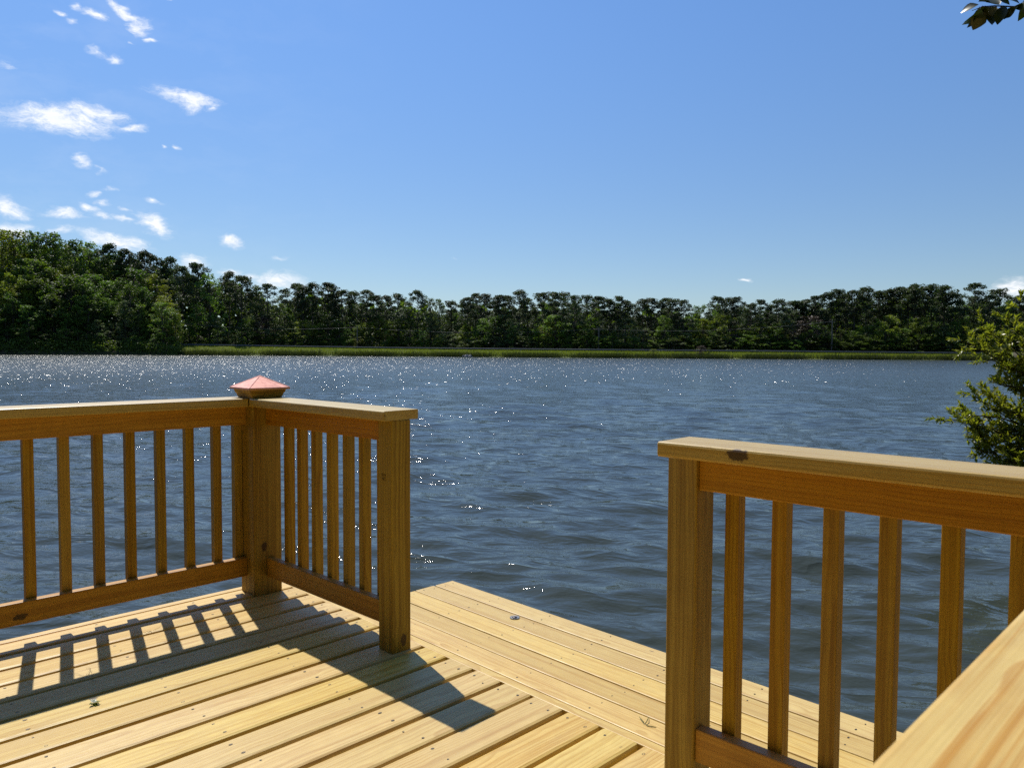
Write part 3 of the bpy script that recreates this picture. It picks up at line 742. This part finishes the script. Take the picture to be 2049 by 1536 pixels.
# second rank of pines behind, a little lower
xs = 0
while xs < 2120:
    py = np.interp(xs, [s[0] for s in sorted(SKY_T)], [s[1] for s in sorted(SKY_T)]) + rnd.uniform(16, 44)
    zn = zone(xs); kd = 'pine' if (xs > 215 and rnd.random() < .75) else 'g'
    e_ = tree(kd, xs, py, rnd.uniform(44, 62) if xs > 352 else rnd.uniform(55, 70), (f'second rank pine half hidden {zn}' if kd == 'pine' else f'second rank broadleaf tree half hidden {zn}'), f'second rank {"pines" if kd == "pine" else "broadleaf trees"} {zn}', wide=1.0); SECL.append((xs, e_))
    xs += rnd.uniform(17, 27)
# understorey in front of the pines
UND = []
def under(px, py, kind, back, noun='understorey tree', wide=1.25, label=None):
    zn = zone(px)
    desc = {'g': 'leafy green ', 'y': 'bright yellow green ', 'p': 'pale grey green ', 'b': 'reddish bare twigged '}[kind] + noun
    e = tree(kind, px, py, back, label or f'{desc} {zn}', None if label else f'{desc}s {zn}', wide=wide)
    if not label: UND.append((px, e))
    return e
xs = 362
while xs < 2090:
    k = rnd.choices(['g', 'y', 'p', 'b'], [7, 1.6, 2, .5])[0]
    under(xs, rnd.uniform(628, 674), k, rnd.uniform(21.5, 25), wide=rnd.uniform(1.2, 1.8))
    xs += rnd.uniform(13, 24)
# low scrub that hides the foot of the wood
xs = 356
while xs < 2090:
    under(xs, rnd.uniform(668, 686), rnd.choices(['g', 'p', 'y'], [7, 1.6, .7])[0], rnd.uniform(19.6, 21), wide=rnd.uniform(2., 3.2), noun='low scrubby tree')
    xs += rnd.uniform(18, 32)
# the wooded slope on the left: ranks from the water's edge up
for (back, y0, y1, st, ks) in ((3.5, 650, 680, 20, ['g']), (8, 590, 640, 24, ['g', 'g', 'g', 'p']), (15, 545, 590, 24, ['g', 'g', 'p', 'y']), (24, 505, 555, 26, ['g', 'g', 'y'])):
    xs = -190
    while xs < 352 - back * .3:
        dy = np.interp(xs, [-200, 0, 200, 350], [-12, -8, 5, 40 if back > 10 else 18])
        under(xs, rnd.uniform(y0, y1) + dy, rnd.choice(ks) if xs > 40 or back < 10 else 'y', back + rnd.uniform(-1.5, 2.5), wide=rnd.uniform(1., 1.3) if back > 5 else rnd.uniform(1.6, 2.4), noun={3.5: 'waterside bushy tree', 8: 'lower rank tree', 15: 'middle rank tree', 24: 'upper rank tree'}[back])
        xs += rnd.uniform(st * .7, st * 1.35)
under(327, 604, 'g', 5, label='leafy green willow leaning over the water at the end of the dam', wide=1.1)
under(352, 620, 'y', 7, label='small bright yellow green tree beside the willow at the dam end', wide=.7)
# brush at the foot of the slope (countless)
def brush(name, pts, size, M, label, parent=None, flat=.3):
    Vv, Ff = leaf_quads(np.array(pts), size, flat); o = link(name, mesh_np(name, Vv, Ff, M)); tag(o, label, None, None, 'stuff'); return o
pts = []
for i in range(9000):
    px = rnd.uniform(-200, 362); b_ = bear(px); s = rnd.uniform(-.6, 3.2); R0 = shore(b_) + s
    q = place(b_, R0); zt = hill(b_, s); pts.append((q.x, q.y, zt + rnd.random() ** 1.3 * 3.0 + .1))
brush('undergrowth', pts, .26, M_BROAD, 'dark brush hanging over the water below the wooded slope')
# far wood: fills behind the ranks
pts = []
for i in range(42000):
    px = rnd.uniform(-260, 2300); b_ = bear(px); s = rnd.uniform(62, 82) if px > 352 else rnd.uniform(72, 90); R0 = shore(b_) + s
    top = z_at(px, float(np.interp(px, [s_[0] for s_ in sorted(SKY_T)], [s_[1] for s_ in sorted(SKY_T)])) + 30 + 8 * math.sin(px * .13) + 6 * math.sin(px * .31), R0)
    q = place(b_, R0); z0 = hill(b_, s); pts.append((q.x, q.y, z0 + rnd.random() * (top - z0)))
brush('distant_wood', pts, 1.5, M_BROAD, 'deep wood behind the ranks of trees')

pts = []  # wood out of view, added to cut sky light on the shaded railing faces
for i in range(26000):
    b_ = math.radians(rnd.uniform(78, 285)); R0 = rnd.uniform(9, 22) + 6 * abs(math.cos(b_ / 2)); q = place(b_, R0); pts.append((q.x, q.y, -.3 + 17 * rnd.random()))
brush('unseen_woodland', pts, .8, M_BROAD, 'unseen leafy wood behind the deck, added to block sky light')

# grass and weeds on the dam face
def blades(name, n, fpos, hmin, hmax, wdt, M, label):
    C = np.array([fpos() for _ in range(n)]); h_ = rng.uniform(hmin, hmax, n)[:, None]; a_ = rng.uniform(0, 6.28, n)
    s = np.stack([np.cos(a_), np.sin(a_), 0 * a_], 1) * wdt; ln = rng.normal(size=(n, 3)) * .25; ln[:, 2] = 1
    V = np.stack([C - s, C + s, C + ln * h_], 1).reshape(-1, 3); F = np.arange(3 * n).reshape(-1, 3)
    o = link(name, mesh_np(name, V, F, M)); tag(o, label, None, None, 'stuff'); return o
M_GRASS = leafmat('meadow_grass', (.125, .17, .022), (.21, .25, .04), .4, .6)
M_WEED = leafmat('bank_weeds', (.028, .042, .010), (.11, .12, .035), .3, .6)
def fg():
    b_ = rnd.uniform(DAM0, DAM1); s = rnd.uniform(1.2, 9.1); q = place(b_, shore(b_) + s); return (q.x, q.y, hill(b_, s))
def fwd_():
    while True:
        b_ = rnd.uniform(DAM0, DAM1)
        if rnd.random() < .35 + .65 * (math.sin(b_ * 61) * .5 + math.sin(b_ * 143 + 1) * .3 + .4): break
    s = abs(rnd.gauss(0, 1.6)); q = place(b_, shore(b_) + s); return (q.x, q.y, hill(b_, s))
blades('grass', 90000, fg, .16, .42, .045, M_GRASS, 'rough green grass on the face of the dam')
blades('shore_weeds', 32000, fwd_, .35, 1.25, .06, M_WEED, 'tall weeds along the waterline of the dam')
# bushes on the dam
def bush(px, ytop, back, kind, label, w_):
    b_ = bear(px); R0 = shore(b_) + back; q = place(b_, R0, hill(b_, back) - .1); Ht = z_at(px, ytop, R0) - q.z
    e = tag(empty('dam_bush', q), label, 'bush'); tm, cm = broad_me[kind][3]
    e.scale = (w_ * 2, w_ * 2, Ht); link('stems', tm, e); link('foliage', cm, e)
bush(1308, 698, 3.0, 'y', 'round yellow green bush on the dam face right of the middle utility pole', 2.6)
bush(1369, 703, 3.0, 'g', 'low dark green bush on the dam beside the round bush', 1.7)
bush(1403, 691, 5.5, 'b', 'twiggy reddish brown bush on the dam with few leaves', 2.8)
bush(1418, 695, 5.0, 'g', 'small green sapling right of the twiggy brown bush', 1.6)
bush(640, 697, 3.0, 'g', 'small upright weed clump on the dam left of the first utility pole', 1.)
bush(672, 697, 3.0, 'g', 'second upright weed clump nearer the first utility pole', 1.)
# grey rocks at the waterline
m, T, b, o = mat('grey_rock'); P = T.add('ShaderNodeTexCoord').outputs['Object']
setp(T, b, Base_Color=T.mix(T.noise(P, 3, 4, .6), (.10, .10, .10), (.30, .29, .27)), Roughness=.9); M_ROCK = m
for (px, s, r, lab) in ((928, .2, .42, 'pale rounded rock at the left of the rock pile on the dam waterline'), (934, -.2, .7, 'large dark rock in the middle of the waterline rock pile'), (941, 0., .6, 'grey rock at the right of the waterline rock pile'), (937, .8, .5, 'grey rock on top of the waterline rock pile')):
    b_ = bear(px); q = place(b_, shore(b_) + s, WATER + .2)
    V = []; F = []; n = 8
    for i in range(6):
        th = math.pi * i / 5
        for k in range(n):
            rr_ = r * rnd.uniform(.8, 1.15); V.append((rr_ * math.sin(th) * math.cos(k * math.tau / n) * 1.2, rr_ * math.sin(th) * math.sin(k * math.tau / n), rr_ * .8 * math.cos(th)))
    for i in range(5):
        for k in range(n): F.append((i * n + k, (i + 1) * n + k, (i + 1) * n + (k + 1) % n, i * n + (k + 1) % n))
    o = obj_py('rock', V, F, M_ROCK); o.location = q; tag(o, lab, 'rock', 'rocks at the foot of the dam')

# ------------------------------------------------------------------ leafy shrub at right
M_SHRUB = leafmat('glossy_shrub_leaves', (.13, .165, .022), (.34, .34, .055), .45, .3, .6, vary=0.)
def leaf_fold(cs, ds, ns, L, W):
    """folded pointed leaves: centre-base cs, direction ds, normal ns"""
    n = len(cs); cs = np.array(cs, float); ds = np.array(ds, float); ds /= np.linalg.norm(ds, axis=1)[:, None]; ns = np.array(ns, float)
    ns -= (ns * ds).sum(1)[:, None] * ds; ns /= np.linalg.norm(ns, axis=1)[:, None]; s = np.cross(ds, ns)
    L = (np.ones(n) * L)[:, None] if np.ndim(L) == 0 else np.array(L)[:, None]; W = L * W
    tip = cs + ds * L - ns * L * .12; m1 = cs + ds * L * .4
    V = np.stack([cs, m1 + s * W + ns * W * .35, tip, m1, m1 - s * W + ns * W * .35], 1).reshape(-1, 3)
    base = np.arange(n) * 5
    F = np.concatenate([np.stack([base, base + 1, base + 2, base + 3], 1), np.stack([base, base + 3, base + 2, base + 4], 1)])
    return V, F
SB = 8.2
sb = place(bear(2330), SB + .6, 0); sb.z = -.55
shrub = tag(empty('shrub', sb), 'leafy green shrub overhanging the water at the right edge', 'shrub')
V = []; F = []; cs = []; ds = []; ns = []; Ls = []
tips = [(1930,682,8.0),(1950,668,8.2),(1968,655,8.3),(1990,672,8.0),(2012,640,8.4),(2040,612,8.3),(2030,660,8.0),(1985,720,7.9),(2012,735,8.2),(2040,700,8.0),(2000,770,8.0),(2035,780,8.2),
 (1948,792,8.0),(1975,782,8.2),(1990,812,8.0),(2030,830,8.3),(1903,838,7.8),(1918,828,8.0),(1935,855,7.8),(1955,845,8.0),(1960,880,7.9),(1985,860,8.2),(1990,905,7.9),(1962,905,7.8),(2015,885,8.0),(2045,905,8.0),(2020,925,7.8),
 (2045,940,7.8),(2000,945,7.9),(2060,640,8.2),(2085,600,8.4),(2100,690,8.0),(2110,760,8.1),(2100,840,8.2),(2110,920,8.0),(2070,960,7.8),(2150,620,8.2),(2180,700,8.2),(2190,800,8.3),(2180,900,8.1),(2170,960,8.0),(2120,990,7.8),(2260,640,8.3),(2260,760,8.4),(2280,880,8.3),
 (1940,975,7.9),(1975,985,7.8),(2010,1000,7.8),(2045,1010,7.7),(1990,1025,7.7),(2040,1045,7.6),(2080,1040,7.6),(2120,1060,7.5),(2160,1050,7.5),(1955,1010,7.9),
 (2330,560,8.6),(2200,540,8.6),(2360,700,8.6),(2380,840,8.5),(2120,550,8.6)]
tips += [(rnd.uniform(2070, 2330), rnd.uniform(690, 1060), rnd.uniform(7.7, 8.6)) for _ in range(34)]
for (tx, ty, td) in tips:
    d = ray(tx, ty); tipp = Vector((0, 0, EYE)) + d * (td / math.hypot(d.x, d.y))
    st_ = sb + Vector((rnd.uniform(-.2, .2), rnd.uniform(-.2, .2), rnd.uniform(.0, .8)))
    mid = st_.lerp(tipp, .55) + Vector((rnd.uniform(-.1, .1), rnd.uniform(-.1, .1), rnd.uniform(-.05, .2)))
    pts = [st_, st_.lerp(mid, .6), mid, mid.lerp(tipp, .5) + Vector((0, 0, rnd.uniform(-.04, .05))), tipp]
    tube(V, F, pts, [.022, .016, .011, .007, .003], 5)
    main = (tipp - mid).normalized()
    for s in range(17):
        q0 = mid.lerp(tipp, .25 + .75 * s / 16)
        dirn = (main * .6 + Vector((rnd.gauss(0, .6), rnd.gauss(0, .6), rnd.gauss(.12, .5)))).normalized()
        Lt = rnd.uniform(.07, .2); q1 = q0 + dirn * Lt
        tube(V, F, [q0, q1], [.0028, .0012], 3)
        for l in range(25):
            t = (l + .5) / 25; c = q0.lerp(q1, .2 + .8 * t)
            sd = Vector((rnd.gauss(0, 1), rnd.gauss(0, 1), rnd.gauss(0, 1))); ld = (dirn * .75 + sd.normalized() * .8 + Vector((0, 0, .25))).normalized()
            cs.append(tuple(c)); ds.append(tuple(ld)); ns.append((rnd.gauss(0, .6), rnd.gauss(0, .6), 1.)); Ls.append(rnd.uniform(.032, .066))
LV, LF = leaf_fold(cs, ds, ns, Ls, .21)
o = obj_py('branches', V, F, M_BARK); reparent(o, shrub)
bpy.context.view_layer.update()
o.matrix_parent_inverse = Matrix.Translation(-sb)
o = link('foliage', mesh_np('foliage', LV, LF, M_SHRUB), shrub); o.matrix_parent_inverse = Matrix.Translation(-sb)
# grassy bank foot under it comes with the ground mesh

# ------------------------------------------------------------------ twig hanging into the top right corner
M_TWIGL = leafmat('dark_oak_leaves', (.018, .028, .008), (.03, .045, .012), .12, .3, .5, vary=0.)
def P3(px, py, dist): return Vector((0, 0, EYE)) + ray(px, py) * dist
tw0 = P3(2180, -60, 3.6)
twig = tag(empty('twig', tw0), 'leafy twig hanging into the top right corner of the sky', 'twig')
V = []; F = []; cs = []; ds = []; ns = []; Ls = []
main = [P3(2180, -60, 3.6), P3(2080, -8, 3.55), P3(2030, 14, 3.5), P3(1990, 12, 3.5), P3(1965, 14, 3.48), P3(1945, 22, 3.45)]
tube(V, F, main, [.006, .0045, .003, .0022, .0018, .001], 5)
for (x0, y0, x1, y1, L) in ((1958,10,1921,22,.09),(1962,18,1932,58,.12),(1960,14,1942,56,.13),(1972,12,1948,60,.13),(1966,12,1958,52,.12),(1975,6,1950,-8,.09),(1985,8,1962,-2,.08),(1995,14,1962,32,.09),(1990,16,1985,44,.11),
    (2004,14,1990,40,.1),(2004,14,2014,34,.09),(2010,12,1995,46,.1),(2000,10,1985,-14,.1),(2020,10,2000,-6,.1),(2034,14,2018,28,.09),(2040,8,2022,-2,.09),(2050,0,2044,40,.13),(2056,-4,2038,20,.12),(2060,0,2052,26,.1),(2070,-10,2040,-22,.11),(2044,6,2028,22,.08)):
    A = P3(x0, y0, 3.5 + rnd.uniform(-.04, .04)); Bq = P3(x1, y1, 3.5 + rnd.uniform(-.05, .05)); dd = (Bq - A)
    cs.append(tuple(A)); ds.append(tuple(dd)); vv = cF * -1; sd = dd.normalized().cross(cF)
    nn = vv * rnd.uniform(.3, 1) + sd * rnd.uniform(-.9, .9); ns.append(tuple(nn)); Ls.append(max(dd.length, .05))
o = obj_py('stem', V, F, M_BARK, twig); o.matrix_parent_inverse = Matrix.Translation(-tw0)
n = len(cs)
for i in range(n):
    A = Vector(cs[i]); dv = Vector(ds[i]).normalized(); nv = Vector(ns[i]); nv = (nv - dv * nv.dot(dv)).normalized(); sv = dv.cross(nv)
    Vl = []; Fl = []
    for q, wq in ((0, .02), (.12, .13), (.28, .25), (.45, .31), (.62, .30), (.78, .23), (.92, .10), (1., .01)):
        c_ = A + dv * (Ls[i] * q) - nv * (Ls[i] * .18 * q * q); e_ = Ls[i] * wq * rnd.uniform(.9, 1.12)
        Vl += [tuple(c_ + sv * e_ + nv * e_ * .35), tuple(c_), tuple(c_ - sv * e_ + nv * e_ * .35)]
    for q in range(7):
        b3 = q * 3; Fl += [[b3, b3 + 3, b3 + 4, b3 + 1], [b3 + 1, b3 + 4, b3 + 5, b3 + 2]]
    me = mesh_np('leaf', Vl, np.array(Fl), M_TWIGL, True); o = link('leaf', me, twig); o.matrix_parent_inverse = Matrix.Translation(-tw0)

# ------------------------------------------------------------------ small things lying about
m, T, b, o = mat('clear_plastic'); setp(T, b, Base_Color=(.8, .82, .85), Roughness=.12, IOR=1.45); b.inputs['Transmission Weight'].default_value = .75; M_CLEAR = m
m, T, b, o = mat('dark_centre'); setp(T, b, Base_Color=(.09, .08, .09), Roughness=.3, Metallic=.5); M_DARKC = m
cap = tag(empty('round_fitting', (2.812, 2.806, ZP)), 'small clear round disc with dark centre lying on the lower platform', 'fitting')
def lathe(name, prof, M, parent, n=24, loc=(0, 0, 0)):
    V = []; F = []
    for (r, z) in prof:
        for k in range(n): V.append((r * math.cos(k * math.tau / n), r * math.sin(k * math.tau / n), z))
    for i in range(len(prof) - 1):
        for k in range(n): F.append((i * n + k, i * n + (k + 1) % n, (i + 1) * n + (k + 1) % n, (i + 1) * n + k))
    F.append(tuple(range((len(prof) - 1) * n, len(prof) * n)))
    o = obj_py(name, V, F, M, parent, True); o.location = loc; return o
lathe('rim', [(.026, .0006), (.0275, .003), (.026, .0055), (.020, .0045), (.017, .003)], M_CLEAR, cap)
lathe('centre', [(.013, .0032), (.012, .006), (.007, .0075), (.0001, .008)], M_DARKC, cap, 16)

def curve_tube(name, paths, rad, M, parent=None):
    V = []; F = []
    for pts in paths: tube(V, F, pts, [rad * .5] + [rad] * (len(pts) - 2) + [rad * .6], 5)
    return obj_py(name, V, F, M, parent)
m, T, b, o = mat('green_stem'); setp(T, b, Base_Color=(.10, .12, .02), Roughness=.5); M_STEM = m
M_PETAL = leafmat('petal', (.6, .65, .55), (.75, .78, .7), .4, .4, .5, (1, 1, 1), 0.)
M_SPRIG = leafmat('sprig_leaf', (.10, .14, .02), (.16, .20, .03), .3, .4, .5, None, 0.)
gs_ = tag(empty('green_sprig', (2.371, 1.651, ZP)), 'forked green sprig lying on the lower platform near the right post', 'sprig')
def pxs(lst, zs, zbase): # small things traced where they lie on a floor plane
    out = []
    for (x, y), z in zip(lst, zs):
        d = ray(x, y); t = (zbase + z - EYE) / d.z; out.append(Vector((0, 0, EYE)) + d * t - Vector((2.371, 1.651, ZP)))
    return out
g0 = [pxs([(1279, 1433), (1284, 1439), (1288, 1444), (1288, 1447)], [.006, .007, .005, .002], ZP), pxs([(1298, 1434), (1296, 1438), (1294, 1443), (1291, 1446), (1288, 1447)], [.004, .012, .008, .005, .003], ZP),
      pxs([(1291, 1447), (1296, 1451), (1304, 1452), (1313, 1454)], [.003, .003, .004, .002], ZP)]
curve_tube('stem', g0, .0017, M_STEM, gs_)
pe = tag(empty('fallen_blossom', (.744, 2.687, 0)), 'small green and white fallen blossom on the deck boards at left', 'blossom')
cs = []; ds = []; ns = []; Ls = []
for i in range(4): cs.append((rnd.uniform(-.003, .003), .004, .004)); an = 1.57 + (i - 1.5) * .5; ds.append((math.cos(an), math.sin(an), .5)); ns.append((0., -1., 1.)); Ls.append(.020)
LV, LF = leaf_fold(cs, ds, ns, Ls, .32); link('petals', mesh_np('petals', LV, LF, M_PETAL), pe)
cs = []; ds = []; ns = []; Ls = []
for i in range(5): cs.append((rnd.uniform(-.003, .003), .0, .004)); an = -1.57 + (i - 2) * .55; ds.append((math.cos(an), math.sin(an), rnd.uniform(-.1, .35))); ns.append((rnd.gauss(0, .4), .2, 1)); Ls.append(.022)
LV, LF = leaf_fold(cs, ds, ns, Ls, .34); link('leaves', mesh_np('leaves', LV, LF, M_SPRIG), pe)
m, T, b, o = mat('dry_fibre'); setp(T, b, Base_Color=(.16, .11, .05), Roughness=.8); M_FIB = m
for (x, y, zb, n_, sz, lab) in ((.807, 2.936, 0, 7, .05, 'thin curled dry grass fibres on the sunlit boards at left'), (1.115, 3.228, 0, 5, .03, 'small knot of dry grass fibres between the baluster shadows'), (1.76, 2.50, 0, 9, .035, 'frayed dry fibres under the middle railing beside its end post')):
    paths = []
    for i in range(n_):
        an = rnd.uniform(0, 6.28); q = Vector((rnd.uniform(-sz, sz) * .5, rnd.uniform(-sz, sz) * .3, .001)); pts = [q]
        for k in range(5):
            an += rnd.uniform(-.7, .7); q = q + Vector((math.cos(an), math.sin(an), 0)) * sz * .28; q.z = abs(rnd.gauss(0, .003)) + .001; pts.append(q.copy())
        paths.append(pts)
    o = curve_tube('dry_fibres', paths, .00045, M_FIB); o.location = (x, y, zb + .001); tag(o, lab, 'dry grass')
ORD = ['leftmost', 'second from left', 'third from left', 'fourth from left', 'fifth from left', 'sixth from left', 'seventh from left', 'eighth from left']
def number_group(lst):
    by = {}
    for px, e in lst: by.setdefault(e['label'], []).append((px, e))
    for lab, g in by.items():
        if 1 < len(g) <= 8:
            for i, (px, e) in enumerate(sorted(g, key=lambda q: q[0])):
                e['label'] = f"{ORD[i] if i < len(g) - 1 or len(g) == 2 and i == 0 else 'rightmost'} {lab}"
number_group(SKYL); number_group(SECL); number_group(UND)
